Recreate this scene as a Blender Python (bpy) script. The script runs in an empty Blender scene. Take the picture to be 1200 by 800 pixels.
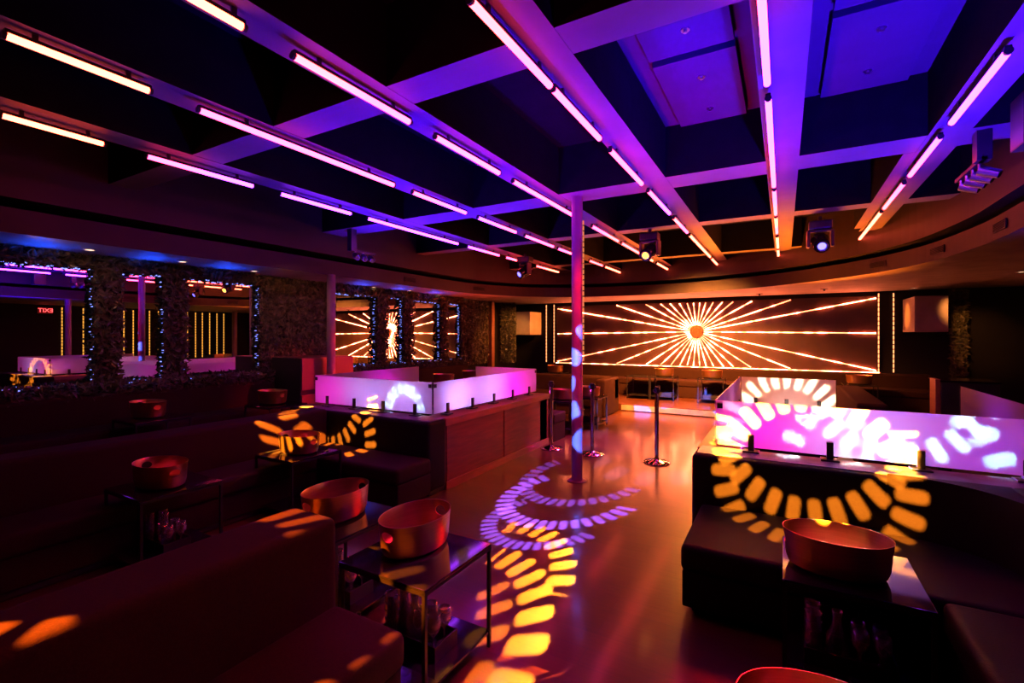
import bpy, bmesh, math, random
from mathutils import Vector, Matrix
random.seed(7)
S = bpy.context.scene
COL = S.collection
PI = math.pi

# ------------------------------------------------------------------ camera numbers (1200x800)
CH, FP, HY, YAW = 1.65, 558.0, 393.0, math.radians(29.7)
FX, FY = -math.sin(YAW), math.cos(YAW)
RX, RY = math.cos(YAW), math.sin(YAW)
def _ray(px, py):
    u = (px-600)/FP
    return Vector((FX+u*RX, FY+u*RY, (HY-py)/FP))
def onz(px, py, z):
    d = _ray(px, py); return Vector((0, 0, CH)) + d*((z-CH)/d.z)
def ony(px, py, y):
    d = _ray(px, py); return Vector((0, 0, CH)) + d*(y/d.y)

# ------------------------------------------------------------------ materials
def newmat(name):
    m = bpy.data.materials.new(name); m.use_nodes = True
    nt = m.node_tree; nt.nodes.clear()
    out = nt.nodes.new('ShaderNodeOutputMaterial')
    return m, nt, out
def principled(name, col, rough=.5, metal=0, col2=None, scale=8, detail=4, bump=0, bscale=60, stretch=None, spec=.5, coat=0, sheen=0, rvar=0):
    m, nt, out = newmat(name)
    b = nt.nodes.new('ShaderNodeBsdfPrincipled')
    nt.links.new(b.outputs[0], out.inputs[0])
    b.inputs['Roughness'].default_value = rough
    b.inputs['Metallic'].default_value = metal
    b.inputs['Specular IOR Level'].default_value = spec
    b.inputs['Coat Weight'].default_value = coat
    b.inputs['Coat Roughness'].default_value = .12
    b.inputs['Sheen Weight'].default_value = sheen
    tc = nt.nodes.new('ShaderNodeTexCoord')
    mp = nt.nodes.new('ShaderNodeMapping')
    nt.links.new(tc.outputs['Object'], mp.inputs[0])
    if stretch: mp.inputs['Scale'].default_value = stretch
    n = nt.nodes.new('ShaderNodeTexNoise'); n.inputs['Scale'].default_value = scale; n.inputs['Detail'].default_value = detail
    nt.links.new(mp.outputs[0], n.inputs[0])
    r = nt.nodes.new('ShaderNodeValToRGB')
    c2 = col2 or tuple(c*.75 for c in col)
    r.color_ramp.elements[0].color = (*c2, 1); r.color_ramp.elements[0].position = .35
    r.color_ramp.elements[1].color = (*col, 1); r.color_ramp.elements[1].position = .65
    nt.links.new(n.outputs[0], r.inputs[0]); nt.links.new(r.outputs[0], b.inputs['Base Color'])
    if rvar:
        mr = nt.nodes.new('ShaderNodeMapRange'); mr.inputs[3].default_value = rough-rvar; mr.inputs[4].default_value = rough+rvar
        nt.links.new(n.outputs[0], mr.inputs[0]); nt.links.new(mr.outputs[0], b.inputs['Roughness'])
    if bump:
        n2 = nt.nodes.new('ShaderNodeTexNoise'); n2.inputs['Scale'].default_value = bscale; n2.inputs['Detail'].default_value = 6
        nt.links.new(mp.outputs[0], n2.inputs[0])
        bp = nt.nodes.new('ShaderNodeBump'); bp.inputs['Strength'].default_value = bump; bp.inputs['Distance'].default_value = .01
        nt.links.new(n2.outputs[0], bp.inputs['Height']); nt.links.new(bp.outputs[0], b.inputs['Normal'])
    return m
def emis(name, col, s):
    m, nt, out = newmat(name)
    e = nt.nodes.new('ShaderNodeEmission'); e.inputs[0].default_value = (*col, 1); e.inputs[1].default_value = s
    nt.links.new(e.outputs[0], out.inputs[0]); return m
def emis_grad(name, stops, s):
    """LED colour run along the tube's own length (generated x)"""
    m, nt, out = newmat(name)
    tc = nt.nodes.new('ShaderNodeTexCoord'); sx = nt.nodes.new('ShaderNodeSeparateXYZ')
    nt.links.new(tc.outputs['Generated'], sx.inputs[0])
    r = nt.nodes.new('ShaderNodeValToRGB')
    while len(r.color_ramp.elements) < len(stops): r.color_ramp.elements.new(.5)
    for e, (p, c) in zip(r.color_ramp.elements, stops):
        e.position = p; e.color = (*c, 1)
    nt.links.new(sx.outputs[1], r.inputs[0])
    e = nt.nodes.new('ShaderNodeEmission'); e.inputs[1].default_value = s
    nt.links.new(r.outputs[0], e.inputs[0]); nt.links.new(e.outputs[0], out.inputs[0]); return m

def floor_mat():
    m, nt, out = newmat('polished_plank_floor')
    b = nt.nodes.new('ShaderNodeBsdfPrincipled'); nt.links.new(b.outputs[0], out.inputs[0])
    tc = nt.nodes.new('ShaderNodeTexCoord')
    br = nt.nodes.new('ShaderNodeTexBrick'); br.inputs['Scale'].default_value = 1
    br.inputs['Brick Width'].default_value = 1.8; br.inputs['Row Height'].default_value = .14; br.inputs['Mortar Size'].default_value = .0015
    br.inputs['Color1'].default_value = (.10, .034, .014, 1); br.inputs['Color2'].default_value = (.075, .025, .010, 1); br.inputs['Mortar'].default_value = (.06, .03, .02, 1)
    nt.links.new(tc.outputs['Object'], br.inputs[0])
    mp = nt.nodes.new('ShaderNodeMapping'); mp.inputs['Scale'].default_value = (1.2, 22, 1); nt.links.new(tc.outputs['Object'], mp.inputs[0])
    n = nt.nodes.new('ShaderNodeTexNoise'); n.inputs['Scale'].default_value = 3; n.inputs['Detail'].default_value = 6; nt.links.new(mp.outputs[0], n.inputs[0])
    mx = nt.nodes.new('ShaderNodeMixRGB'); mx.blend_type = 'MULTIPLY'; mx.inputs[0].default_value = .45
    nt.links.new(br.outputs[0], mx.inputs[1]); nt.links.new(n.outputs[0], mx.inputs[2]); nt.links.new(mx.outputs[0], b.inputs['Base Color'])
    n2 = nt.nodes.new('ShaderNodeTexNoise'); n2.inputs['Scale'].default_value = 1.4; n2.inputs['Detail'].default_value = 5; nt.links.new(tc.outputs['Object'], n2.inputs[0])
    mr = nt.nodes.new('ShaderNodeMapRange'); mr.inputs[3].default_value = .30; mr.inputs[4].default_value = .45
    nt.links.new(n2.outputs[0], mr.inputs[0]); nt.links.new(mr.outputs[0], b.inputs['Roughness'])
    b.inputs['Specular IOR Level'].default_value = .3; b.inputs['Coat Weight'].default_value = .7; b.inputs['Coat Roughness'].default_value = .13
    bp = nt.nodes.new('ShaderNodeBump'); bp.inputs['Strength'].default_value = .15; bp.inputs['Distance'].default_value = .004
    n3 = nt.nodes.new('ShaderNodeTexNoise'); n3.inputs['Scale'].default_value = 9; nt.links.new(tc.outputs['Object'], n3.inputs[0])
    nt.links.new(n3.outputs[0], bp.inputs['Height']); nt.links.new(bp.outputs[0], b.inputs['Normal'])
    return m
def frosted(name):
    m, nt, out = newmat(name)
    d = nt.nodes.new('ShaderNodeBsdfDiffuse'); d.inputs[0].default_value = (.82, .82, .86, 1)
    t = nt.nodes.new('ShaderNodeBsdfTranslucent'); t.inputs[0].default_value = (.82, .82, .86, 1)
    g = nt.nodes.new('ShaderNodeBsdfGlossy'); g.inputs['Roughness'].default_value = .25
    a = nt.nodes.new('ShaderNodeMixShader'); a.inputs[0].default_value = .7
    nt.links.new(d.outputs[0], a.inputs[1]); nt.links.new(t.outputs[0], a.inputs[2])
    c = nt.nodes.new('ShaderNodeMixShader'); c.inputs[0].default_value = .05
    nt.links.new(a.outputs[0], c.inputs[1]); nt.links.new(g.outputs[0], c.inputs[2]); nt.links.new(c.outputs[0], out.inputs[0])
    return m
def clear_plastic(name, tint, blend=.55, dif=.12):
    m, nt, out = newmat(name)
    t = nt.nodes.new('ShaderNodeBsdfTransparent'); t.inputs[0].default_value = (*tint, 1)
    g = nt.nodes.new('ShaderNodeBsdfGlossy'); g.inputs['Roughness'].default_value = .12; g.inputs[0].default_value = (1, 1, 1, 1)
    d = nt.nodes.new('ShaderNodeBsdfDiffuse'); d.inputs[0].default_value = (.8, .8, .8, 1)
    lw = nt.nodes.new('ShaderNodeLayerWeight'); lw.inputs[0].default_value = blend
    a = nt.nodes.new('ShaderNodeMixShader'); nt.links.new(lw.outputs['Facing'], a.inputs[0])
    nt.links.new(t.outputs[0], a.inputs[1]); nt.links.new(g.outputs[0], a.inputs[2])
    c = nt.nodes.new('ShaderNodeMixShader'); c.inputs[0].default_value = dif
    nt.links.new(a.outputs[0], c.inputs[1]); nt.links.new(d.outputs[0], c.inputs[2]); nt.links.new(c.outputs[0], out.inputs[0])
    return m
def mirror_mat():
    m, nt, out = newmat('mirror_glass')
    g = nt.nodes.new('ShaderNodeBsdfGlossy'); g.inputs['Roughness'].default_value = 0.0; g.inputs[0].default_value = (.80, .80, .82, 1)
    nt.links.new(g.outputs[0], out.inputs[0]); return m

M = dict(
    floor=floor_mat(),
    ceil=principled('matt_black_ceiling', (.006, .006, .008), .9, spec=.05),
    beam=principled('painted_beam', (.14, .135, .14), .6, col2=(.12, .115, .12), scale=3, spec=.2),
    fascia=principled('brown_painted_fascia', (.030, .022, .020), .55, scale=2, spec=.25),
    gap=principled('black_reveal', (.01, .01, .01), .9, spec=.1),
    soffit=principled('soffit_paint', (.36, .32, .28), .55, scale=3, spec=.2),
    dfascia=principled('dark_fascia_paint', (.030, .022, .020), .5, scale=2, spec=.2),
    wall=principled('black_wall_paint', (.008, .007, .007), .7, scale=3, spec=.2),
    panelwall=principled('brown_feature_panel', (.045, .018, .012), .5, col2=(.035, .014, .009), scale=3),
    velvet=principled('dark_brown_velvet', (.026, .010, .007), .75, col2=(.020, .008, .0055), scale=90, detail=3, bump=.2, bscale=240, spec=.12),
    leather=principled('black_leather', (.011, .007, .006), .6, col2=(.009, .006, .005), scale=6, bump=.2, bscale=150, spec=.08),
    wood=principled('red_brown_wood', (.14, .045, .024), .42, col2=(.09, .03, .016), scale=3, detail=8, stretch=(1, 1, 9), spec=.4),
    cap=principled('light_wood_edge', (.22, .10, .055), .38, col2=(.17, .075, .04), scale=4, detail=8, stretch=(9, 1, 9)),
    blackgloss=principled('black_gloss_top', (.012, .012, .014), .07, spec=.6),
    blackmetal=principled('black_powder_coat', (.02, .02, .022), .38, metal=.4),
    gold=principled('brushed_brass', (.80, .50, .20), .33, metal=1, col2=(.70, .42, .16), scale=5, stretch=(1, 1, 40), bump=.03, bscale=30),
    bronze=principled('dark_bronze', (.22, .09, .04), .4, metal=.8, scale=12),
    chrome=principled('polished_chrome', (.75, .75, .77), .1, metal=1),
    pole=principled('painted_steel_pole', (.20, .13, .17), .45, scale=3, spec=.4),
    frost=frosted('frosted_film_glass'),
    mirror=mirror_mat(),
    leaf=principled('hedge_leaf', (.10, .085, .035), .45, col2=(.03, .035, .015), scale=14, detail=2, spec=.5),
    stem=principled('hedge_backing', (.012, .016, .01), .9),
    clear=clear_plastic('clear_glass_edge', (.97, .97, .97), .1, .02),
    cup=clear_plastic('clear_cut_plastic', (.93, .90, .93)),
    cabinet=principled('cabinet_laminate', (.14, .06, .05), .5, scale=2),
    white=principled('cream_cabinet', (.30, .26, .22), .5, scale=3),
    dark=principled('dark_plastic', (.02, .02, .02), .35),
    panel=principled('acoustic_ceiling_panel', (.06, .06, .07), .8, col2=(.055, .055, .065), scale=5, spec=.1),
    fairy=emis('fairy_led', (.22, .28, 1), 2.2),
    fairyw=emis('fairy_led_amber', (1, .30, .10), .8),
    ledge=principled('grey_ledge_top', (.22, .22, .25), .25), riser=principled('pale_step_riser', (.4, .4, .42), .2),
    down=emis('downlight_lens', (1, .62, .36), 4),
    lensO=emis('orange_beam_lens', (1, .30, .02), 14),
    lensB=emis('blue_beam_lens', (.10, .08, 1), 7),
    exitr=emis('exit_red', (1, .06, .06), 5),
    exitb=emis('exit_face', (.25, .01, .01), .5),
    silver=principled('brushed_steel', (.5, .5, .52), .3, metal=1),
)

# ------------------------------------------------------------------ object helpers
def link(o): COL.objects.link(o); return o
def mesh_obj(name, bm, mat, parent=None, smooth=False, mats=None):
    me = bpy.data.meshes.new(name); bm.normal_update(); bm.to_mesh(me); bm.free()
    for mm in (mats or [mat]): me.materials.append(mm)
    if smooth:
        for p in me.polygons: p.use_smooth = True
    o = link(bpy.data.objects.new(name, me))
    if parent: o.parent = parent
    return o
def tag(o, label, cat, group=None, kind=None):
    o['label'] = label; o['category'] = cat
    if group: o['group'] = group
    if kind: o['kind'] = kind
    return o
def thing(name, loc, label, cat, group=None, rz=0):
    o = link(bpy.data.objects.new(name, None)); o.location = loc; o.rotation_euler = (0, 0, rz); o.empty_display_size = .1
    return tag(o, label, cat, group)
def struct(name, bm, mat, smooth=False, mats=None):
    o = mesh_obj(name, bm, mat, None, smooth, mats); o['kind'] = 'structure'; return o
def dup(root, loc, rz=0, label=None, group=None):
    def cp(o, par):
        c = o.copy(); COL.objects.link(c)
        if par: c.parent = par
        for ch in list(o.children): cp(ch, c)
        return c
    r = cp(root, None); r.location = loc; r.rotation_euler = (0, 0, rz)
    if label: r['label'] = label
    if group: r['group'] = group
    return r
def box(bm, x0, x1, y0, y1, z0, z1, bev=0, seg=2):
    r = bmesh.ops.create_cube(bm, size=1)
    vs = r['verts']
    for v in vs:
        v.co = Vector(((x0+x1)/2+v.co.x*(x1-x0), (y0+y1)/2+v.co.y*(y1-y0), (z0+z1)/2+v.co.z*(z1-z0)))
    if bev:
        es = list({e for v in vs for e in v.link_edges})
        bmesh.ops.bevel(bm, geom=es, offset=bev, segments=seg, profile=.6, affect='EDGES')
    return vs
def BX(*a, **k):
    bm = bmesh.new(); box(bm, *a, **k); return bm
def cyl(bm, p0, p1, r0, r1=None, n=16, caps=True):
    p0, p1 = Vector(p0), Vector(p1); d = p1-p0
    r = bmesh.ops.create_cone(bm, cap_ends=caps, segments=n, radius1=r0, radius2=r0 if r1 is None else r1, depth=d.length)
    q = d.to_track_quat('Z', 'Y').to_matrix().to_4x4()
    bmesh.ops.transform(bm, matrix=Matrix.Translation((p0+p1)/2) @ q, verts=r['verts'])
    return r['verts']
def lathe(bm, prof, n=24, sx=1, sy=1, off=(0, 0, 0), close=False, wob=None):
    rings = []
    for i in range(n):
        a = 2*PI*i/n
        k = wob(a) if wob else 1
        rings.append([bm.verts.new((off[0]+r*sx*k*math.cos(a), off[1]+r*sy*k*math.sin(a), off[2]+z)) for r, z in prof])
    for i in range(n):
        A, B = rings[i], rings[(i+1) % n]
        for j in range(len(prof)-1): bm.faces.new((A[j], B[j], B[j+1], A[j+1]))
    if close:
        bm.faces.new([rg[0] for rg in reversed(rings)]); bm.faces.new([rg[-1] for rg in rings])
def shade_auto(o, ang=40):
    for p in o.data.polygons: p.use_smooth = True
    o.data.set_sharp_from_angle(angle=math.radians(ang))

# ------------------------------------------------------------------ room shell
XL, XR, Y0, Y1 = -7.2, 5.5, -2.6, 12.8
bm = bmesh.new(); box(bm, XL-.1, XR+.1, Y0-.1, Y1+.1, -.1, 0); struct('floor', bm, M['floor'])
struct('wall_left', BX(XL-.15, XL-.02, Y0, Y1, 0, 4), M['wall'])
struct('wall_right', BX(XR, XR+.12, Y0, Y1, 0, 4), M['wall'])
struct('wall_back', BX(XL, XR, Y1, Y1+.12, 0, 4), M['wall'])
struct('wall_front', BX(XL, XR, Y0-.12, Y0, 0, 4), M['wall'])
ZC, ZB = 3.74, 3.22
struct('ceiling', BX(XL-.1, XR+.1, Y0-.1, Y1+.1, ZC, ZC+.1), M['ceil'])

ctrl = [(1.83, -2.55), (1.83, 2), (1.83, 5.6), (1.80, 7.0), (1.5, 8.4), (.75, 9.6), (-.6, 10.7), (-2.2, 11.2), (-4.0, 11.1), (-5.3, 10.45), (-6.0, 9.3), (-6.2, 7.8), (-6.2, 2), (-6.2, -2.55)]
def crom(pts, k=8):
    out = []
    P = [pts[0]]+pts+[pts[-1]]
    for i in range(1, len(P)-2):
        p0, p1, p2, p3 = [Vector(p) for p in P[i-1:i+3]]
        for j in range(k):
            t = j/k
            out.append(.5*((2*p1)+(-p0+p2)*t+(2*p0-5*p1+4*p2-p3)*t*t+(-p0+3*p1-3*p2+p3)*t**3))
    out.append(Vector(pts[-1])); return out
CUR = crom(ctrl)
def offset(cur, d):
    c = Vector((-2.2, 4.5)); out = []
    for i, p in enumerate(cur):
        a = cur[max(0, i-1)]; b = cur[min(len(cur)-1, i+1)]; t = (b-a).normalized(); n = Vector((t.y, -t.x))
        if (p-c).dot(n) > 0: n = -n
        out.append(p+n*d)
    return out
def outer_of(p):
    c = Vector((-2.2, 4.5)); d = p-c
    ts = []
    if d.x > 1e-6: ts.append((XR-c.x)/d.x)
    if d.x < -1e-6: ts.append((XL-c.x)/d.x)
    if d.y > 1e-6: ts.append((Y1-c.y)/d.y)
    if d.y < -1e-6: ts.append((Y0-c.y)/d.y)
    return c+d*min(ts)
def ring(cur, z0, z1, mats_idx=(0, 1)):
    """slab from the room walls in to the curved edge: vertical face on the curve, flat underside"""
    bm = bmesh.new(); n = len(cur)
    ii = [bm.verts.new((p.x, p.y, z0)) for p in cur]; it = [bm.verts.new((p.x, p.y, z1)) for p in cur]
    corner_r = bm.verts.new((XR, Y1, z0)); corner_l = bm.verts.new((XL, Y1, z0))
    outs = [outer_of(p) for p in cur]
    oo = [bm.verts.new((q.x, q.y, z0)) for q in outs]
    for i in range(n-1):
        f = bm.faces.new((ii[i], ii[i+1], it[i+1], it[i])); f.material_index = mats_idx[0]
        f = bm.faces.new((ii[i+1], ii[i], oo[i], oo[i+1])); f.material_index = mats_idx[1]
        a, b = outs[i], outs[i+1]
        if abs(a.x-XR) < 1e-4 and abs(b.y-Y1) < 1e-4 and abs(b.x-XR) > 1e-4:
            f = bm.faces.new((oo[i], corner_r, oo[i+1])); f.material_index = mats_idx[1]
        if abs(a.y-Y1) < 1e-4 and abs(b.x-XL) < 1e-4 and abs(a.x-XL) > 1e-4:
            f = bm.faces.new((oo[i], corner_l, oo[i+1])); f.material_index = mats_idx[1]
        f = bm.faces.new((it[i], it[i+1], bm.verts.new((outs[i+1].x, outs[i+1].y, z1)), bm.verts.new((outs[i].x, outs[i].y, z1)))); f.material_index = 2
    return bm
struct('trim_1', ring(CUR, 2.60, 2.83), None, mats=[M['dfascia'], M['soffit'], M['gap']])
CIN = offset(CUR, .10)
struct('trim_2', ring(CIN, 2.905, ZC), None, mats=[M['fascia'], M['gap'], M['gap']])
struct('trim_3', ring(offset(CUR, -.35), 2.80, 2.95), None, mats=[M['gap'], M['gap'], M['gap']])

# ceiling beams; ends meet the curved fascia
def ycut(x):
    ys = [p.y for p in CIN if p.y > 5]
    best = 0
    for i in range(len(CIN)-1):
        a, b = CIN[i], CIN[i+1]
        if (a.x-x)*(b.x-x) <= 0 and abs(a.x-b.x) > 1e-5:
            best = max(best, a.y+(b.y-a.y)*(x-a.x)/(b.x-a.x))
    return best or 7
k = 4
def beam_struct(bm):
    # painted soffit face, black sides
    global k
    for f in bm.faces: f.normal_update(); f.material_index = 0 if f.normal.z < -.5 else 1
    struct('trim_%d' % k, bm, None, mats=[M['beam'], M['ceil']]); k += 1
for re, w in ((1.245, .26), (.12, .26), (-1.02, .26), (-2.18, .27), (-3.33, .27), (-4.47, .27)):
    ye = min(ycut(re), ycut(re-w))+.12
    bm = bmesh.new(); box(bm, re-w, re, Y0, ye, ZB, ZC+.02)
    beam_struct(bm)
def xcut(y):
    xs = []
    for i in range(len(CIN)-1):
        a, b = CIN[i], CIN[i+1]
        if (a.y-y)*(b.y-y) <= 0 and abs(a.y-b.y) > 1e-5: xs.append(a.x+(b.x-a.x)*(y-a.y)/(b.y-a.y))
    return min(xs), max(xs)
for ya, yb in ((-.4, -.14), (2.22, 2.48), (4.87, 5.26), (7.02, 7.27), (9.78, 10.02)):
    a = xcut(ya); b = xcut(yb)
    bm = bmesh.new(); box(bm, max(a[0], b[0])-.1, min(a[1], b[1])+.1, ya, yb, ZB+.002, ZC+.02)
    beam_struct(bm)
beam_struct(BX(.90, 1.0, 5.26, 8.6, ZB+.001, ZC+.02))

# acoustic panels in the two lit bays
PZ = 3.66
for i, (x0, x1, ya, yb, lab) in enumerate(((.27, .85, 3.64, 4.80, 'far grey ceiling panel lit blue in the right-hand lit bay'), (.27, .85, 2.52, 3.56, 'near grey ceiling panel lit blue in the right-hand lit bay'),
                             (-.86, -.29, 3.64, 4.80, 'far grey ceiling panel lit blue in the bay left of the middle tube run'), (-.86, -.29, 2.52, 3.56, 'near grey ceiling panel lit blue in the bay left of the middle tube run'))):
    o = tag(mesh_obj('ceiling_panel', BX(x0, x1, ya, yb, PZ, PZ+.06, bev=.004), M['panel']), lab, 'ceiling panel', 'blue-lit ceiling panels')
for x0, x1 in ((.12, .985), (-1.02, -.14)):
    struct('trim_%d' % k, BX(x0+.001, x1-.001, 2.481, 4.869, PZ+.061, ZC-.001), M['panel']); k += 1
t = None
for px, py, nm in ((1033, 33, 'near right-hand lit panel'), (1017, 83, 'far right-hand lit panel'), (803, 35, 'near left-hand lit panel'), (822, 90, 'far left-hand lit panel, nearer one'), (832, 127, 'far left-hand lit panel, farther one')):
    p = onz(px, py, PZ)
    bm = bmesh.new(); cyl(bm, (0, 0, -.006), (0, 0, .0), .028, n=20); cyl(bm, (0, 0, -.02), (0, 0, -.006), .013, n=14)
    o = mesh_obj('sprinkler_head', bm, M['silver']); o.location = (p.x, p.y, PZ)
    tag(o, 'small round sprinkler cover on the '+nm, 'sprinkler', 'sprinkler covers in the lit bays')

# ------------------------------------------------------------------ LED tubes below the beams
O_, R_, P_, V_, W_ = (1, .075, .038), (1, .036, .045), (1, .030, .135), (.33, .028, 1), (.30, .03, 1)
TM = {}
def tubemat(a, b):
    if (a, b) not in TM:
        TM[(a, b)] = emis_grad('tube_glow_%d' % len(TM), [(0, a), (.35, a), (.6, b), (1, b)], TUBE_S)
    return TM[(a, b)]
TUBE_S = 21
TR, TZ = .019, 3.150
def tube(x, ya, yb, a, b, label, grp):
    L = yb-ya
    t = thing('led_tube', (x, ya, TZ), label, 'led tube', grp)
    bm = bmesh.new(); n = 14; rows = []
    for q in (0.012, L-.012):
        rows.append([bm.verts.new((TR*math.sin(th), q, -TR*math.cos(th))) for th in [(-135+270*i/n)*PI/180 for i in range(n+1)]])
    for i in range(n): bm.faces.new((rows[0][i], rows[0][i+1], rows[1][i+1], rows[1][i]))
    mesh_obj('tube_lens', bm, tubemat(a, b), t, smooth=True)
    bm = bmesh.new(); box(bm, -.015, .015, 0, L, .0135, .032)
    mesh_obj('housing', bm, M['blackmetal'], t)
    for y in (.0, L):
        bm = bmesh.new(); cyl(bm, (0, y-.008, 0), (0, y+.008, 0), TR+.001, n=14); mesh_obj('end_cap', bm, M['dark'], t)
    for y in (L*.18, L*.82): mesh_obj('mounting_clip', BX(-.007, .007, y-.012, y+.012, .030, ZB-TZ+.001), M['blackmetal'], t)
runs = {
 'fourth run from the right': (-2.286, [(206,0,283,38,O_,O_),(340,70,479,145,R_,P_),(507,163,583,205,P_,P_),(600,213,671,257,P_,P_),(691,267,719,283,P_,R_),(724,285,745,298,R_,R_),(748,300,759,306,O_,O_),(763,308.5,776,316,O_,O_)]),
 'second run from the left': (-3.38, [(0,50,170,116,O_,O_),(227,135,458,220,P_,P_),(478,229,541,253,P_,V_),(555,258,600,275,V_,P_),(608,280,643,292,P_,P_),(648,294,672,303,P_,R_),(685,308,694,312,R_,R_),(698,313,717,320,O_,O_)]),
 'leftmost run': (-4.63, [(0,135,121,171,O_,O_),(170,184,295,220,P_,V_),(325,229,409,252,V_,V_),(428,257,534,287,V_,V_),(545,290,581,301,V_,P_),(589,303,606,308,P_,R_),(624,313,649,321,R_,O_)]),
 'run left of the steel pole top': None,
 'middle run above the dance floor': (-.085, [(886,-35,904,98,P_,V_),(901,115,909,218,V_,P_),(909,222,911,251,P_,R_),(911,254,912,273,O_,R_),(912,277,912.5,290,O_,O_),(912.5,292,913,304,O_,O_)]),
 'rightmost run': (1.03, [(1180,58,1112,145,V_,V_),(1103,160,1066,206,V_,P_),(1061,214,1037,244,P_,R_),(1034,248,1006,283,O_,O_)]),
}
runs['run left of the steel pole top'] = None
del runs['run left of the steel pole top']
runs['third run from the right'] = (-1.22, [(551,0,648,97,R_,P_),(650,100,708,162,P_,P_),(718,175,757,215,P_,P_),(762,223,787,250,P_,V_),(790,255,808,272,R_,P_),(810,275,832,301,O_,O_),(833,302.5,841,310.5,O_,O_)])
ordn = ['nearest', 'second', 'third', 'fourth', 'fifth', 'sixth', 'seventh', 'farthest']
cn = {O_: 'orange', R_: 'red', P_: 'pink', V_: 'violet', W_: 'blue'}
for rn, (x, segs) in runs.items():
    last = -9
    for i, (xa, ya_, xb, yb_, ca, cb) in enumerate(segs):
        A = onz(xa, ya_, TZ).y; B = onz(xb, yb_, TZ).y
        # both ends stay on the run's own line
        da = _ray(xa, ya_); db = _ray(xb, yb_)
        A = (A + x*da.y/da.x)/2 if abs(da.x) > .35 else A
        B = (B + x*db.y/db.x)/2 if abs(db.x) > .35 else B
        A = max(A, last+.03); B = max(B, A+.25); last = B
        c = cn[ca] if ca == cb else cn[ca]+'-to-'+cn[cb]
        oi = 'farthest' if i == len(segs)-1 else ordn[i]
        tube(x, A, B, ca, cb, '%s LED tube, %s one in the %s' % (c, oi, rn), 'LED tubes of the '+rn)

# ------------------------------------------------------------------ steel poles
def pole(x, y, ztop, r, label, strip=False):
    t = thing('steel_pole', (x, y, 0), label, 'pole', 'round steel poles')
    bm = bmesh.new(); cyl(bm, (0, 0, .0), (0, 0, ztop), r, n=32); o = mesh_obj('shaft', bm, M['pole'], t); shade_auto(o)
    bm = bmesh.new(); lathe(bm, [(r+.001, .0), (r+.05, .0), (r+.05, .008), (r+.001, .012)], 28)
    mesh_obj('base_plate', bm, M['pole'], t)
    if strip:
        bm = bmesh.new()
        for i in range(26): box(bm, r*.86, r*.86+.012, .035, .050, 1.36+i*.062, 1.36+i*.062+.048)
        mesh_obj('light_strip', bm, M['fairyw'], t)
    return t
pole(-2.04, 5.07, ZB, .062, 'red-violet steel pole standing in the middle of the dance floor', True)
pole(-6.15, 5.07, 2.6, .066, 'red-violet steel pole beside the living wall and the red cabinet')
pole(1.95, 5.07, 2.6, .066, 'steel pole standing right of the right glass booth')
pole(4.5, 10.9, 2.6, .09, 'orange-lit steel pole by the strip-light wall, seen in the mirror')

# ------------------------------------------------------------------ sunburst wall
bx0, bx1, bz0, bz1 = -5.78, 1.78, .86, 2.50
sun = thing('sunburst_panel', (0, Y1-.03, 0), 'brown wall panel with orange LED sunburst rays around a round boss', 'wall light panel')
mesh_obj('back_panel', BX(bx0, bx1, -.02, .028, bz0, bz1), M['panelwall'], sun)
def raymat():
    m, nt, out = newmat('orange_led_ray')
    tc = nt.nodes.new('ShaderNodeTexCoord')
    n = nt.nodes.new('ShaderNodeTexNoise'); n.inputs['Scale'].default_value = 5.5; n.inputs['Detail'].default_value = 1
    nt.links.new(tc.outputs['Object'], n.inputs[0])
    mr = nt.nodes.new('ShaderNodeMapRange'); mr.inputs[1].default_value = .42; mr.inputs[2].default_value = .62; mr.inputs[3].default_value = 10.0; mr.inputs[4].default_value = 95
    nt.links.new(n.outputs[0], mr.inputs[0])
    e = nt.nodes.new('ShaderNodeEmission'); e.inputs[0].default_value = (1, .16, .065, 1)
    nt.links.new(mr.outputs[0], e.inputs[1]); nt.links.new(e.outputs[0], out.inputs[0]); return m
RM = raymat()
cx, cz = -1.905, 1.745
tops = [-3.96, -3.17, -2.79, -2.55, -2.32, -2.13, -1.98, -1.83, -1.69, -1.52, -1.31, -1.07, -.66, .14]
bots = [-3.96, -3.16, -2.79, -2.53, -2.31, -2.13, -1.98, -1.83, -1.68, -1.51, -1.28, -1.06, -.68, .13]
ends = [(x, bz1-.03) for x in tops]+[(x, bz0+.03) for x in bots]+[(-5.72, 2.43), (1.72, 2.45), (-5.72, .90), (1.72, .90), (-5.72, 1.70), (1.72, 1.70)]
for ex, ez in ends:
    d = Vector((ex-cx, 0, ez-cz)); L = d.length; d.normalize()
    s = Vector((cx, 0, cz))+d*.17; e = Vector((ex, 0, ez))
    bm = bmesh.new()
    w = .0085; nrm = Vector((-d.z, 0, d.x))
    a = [s+nrm*w, s-nrm*w, e-nrm*w, e+nrm*w]
    v = [bm.verts.new((p.x, -.050, p.z)) for p in a]+[bm.verts.new((p.x, -.030, p.z)) for p in a]
    bm.faces.new(v[:4]); bm.faces.new(v[7:3:-1])
    for i in range(4): bm.faces.new((v[i], v[(i+4)], v[(i+1) % 4+4], v[(i+1) % 4]))
    bmesh.ops.recalc_face_normals(bm, faces=bm.faces)
    mesh_obj('ray_light', bm, RM, sun)
bm = bmesh.new(); cyl(bm, (cx, -.10, cz), (cx, -.022, cz), .155, n=40)
for i in range(16):
    a = i*PI/8; cyl(bm, (cx+.105*math.cos(a), -.125, cz+.105*math.sin(a)), (cx+.105*math.cos(a), -.10, cz+.105*math.sin(a)), .018, n=10)
cyl(bm, (cx, -.13, cz), (cx, -.10, cz), .05, n=20)
mesh_obj('boss', bm, M['bronze'], sun)
mesh_obj('bottom_strip', BX(bx0, bx1, -.045, -.021, bz0-.018, bz0+.004), RM, sun)
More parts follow.
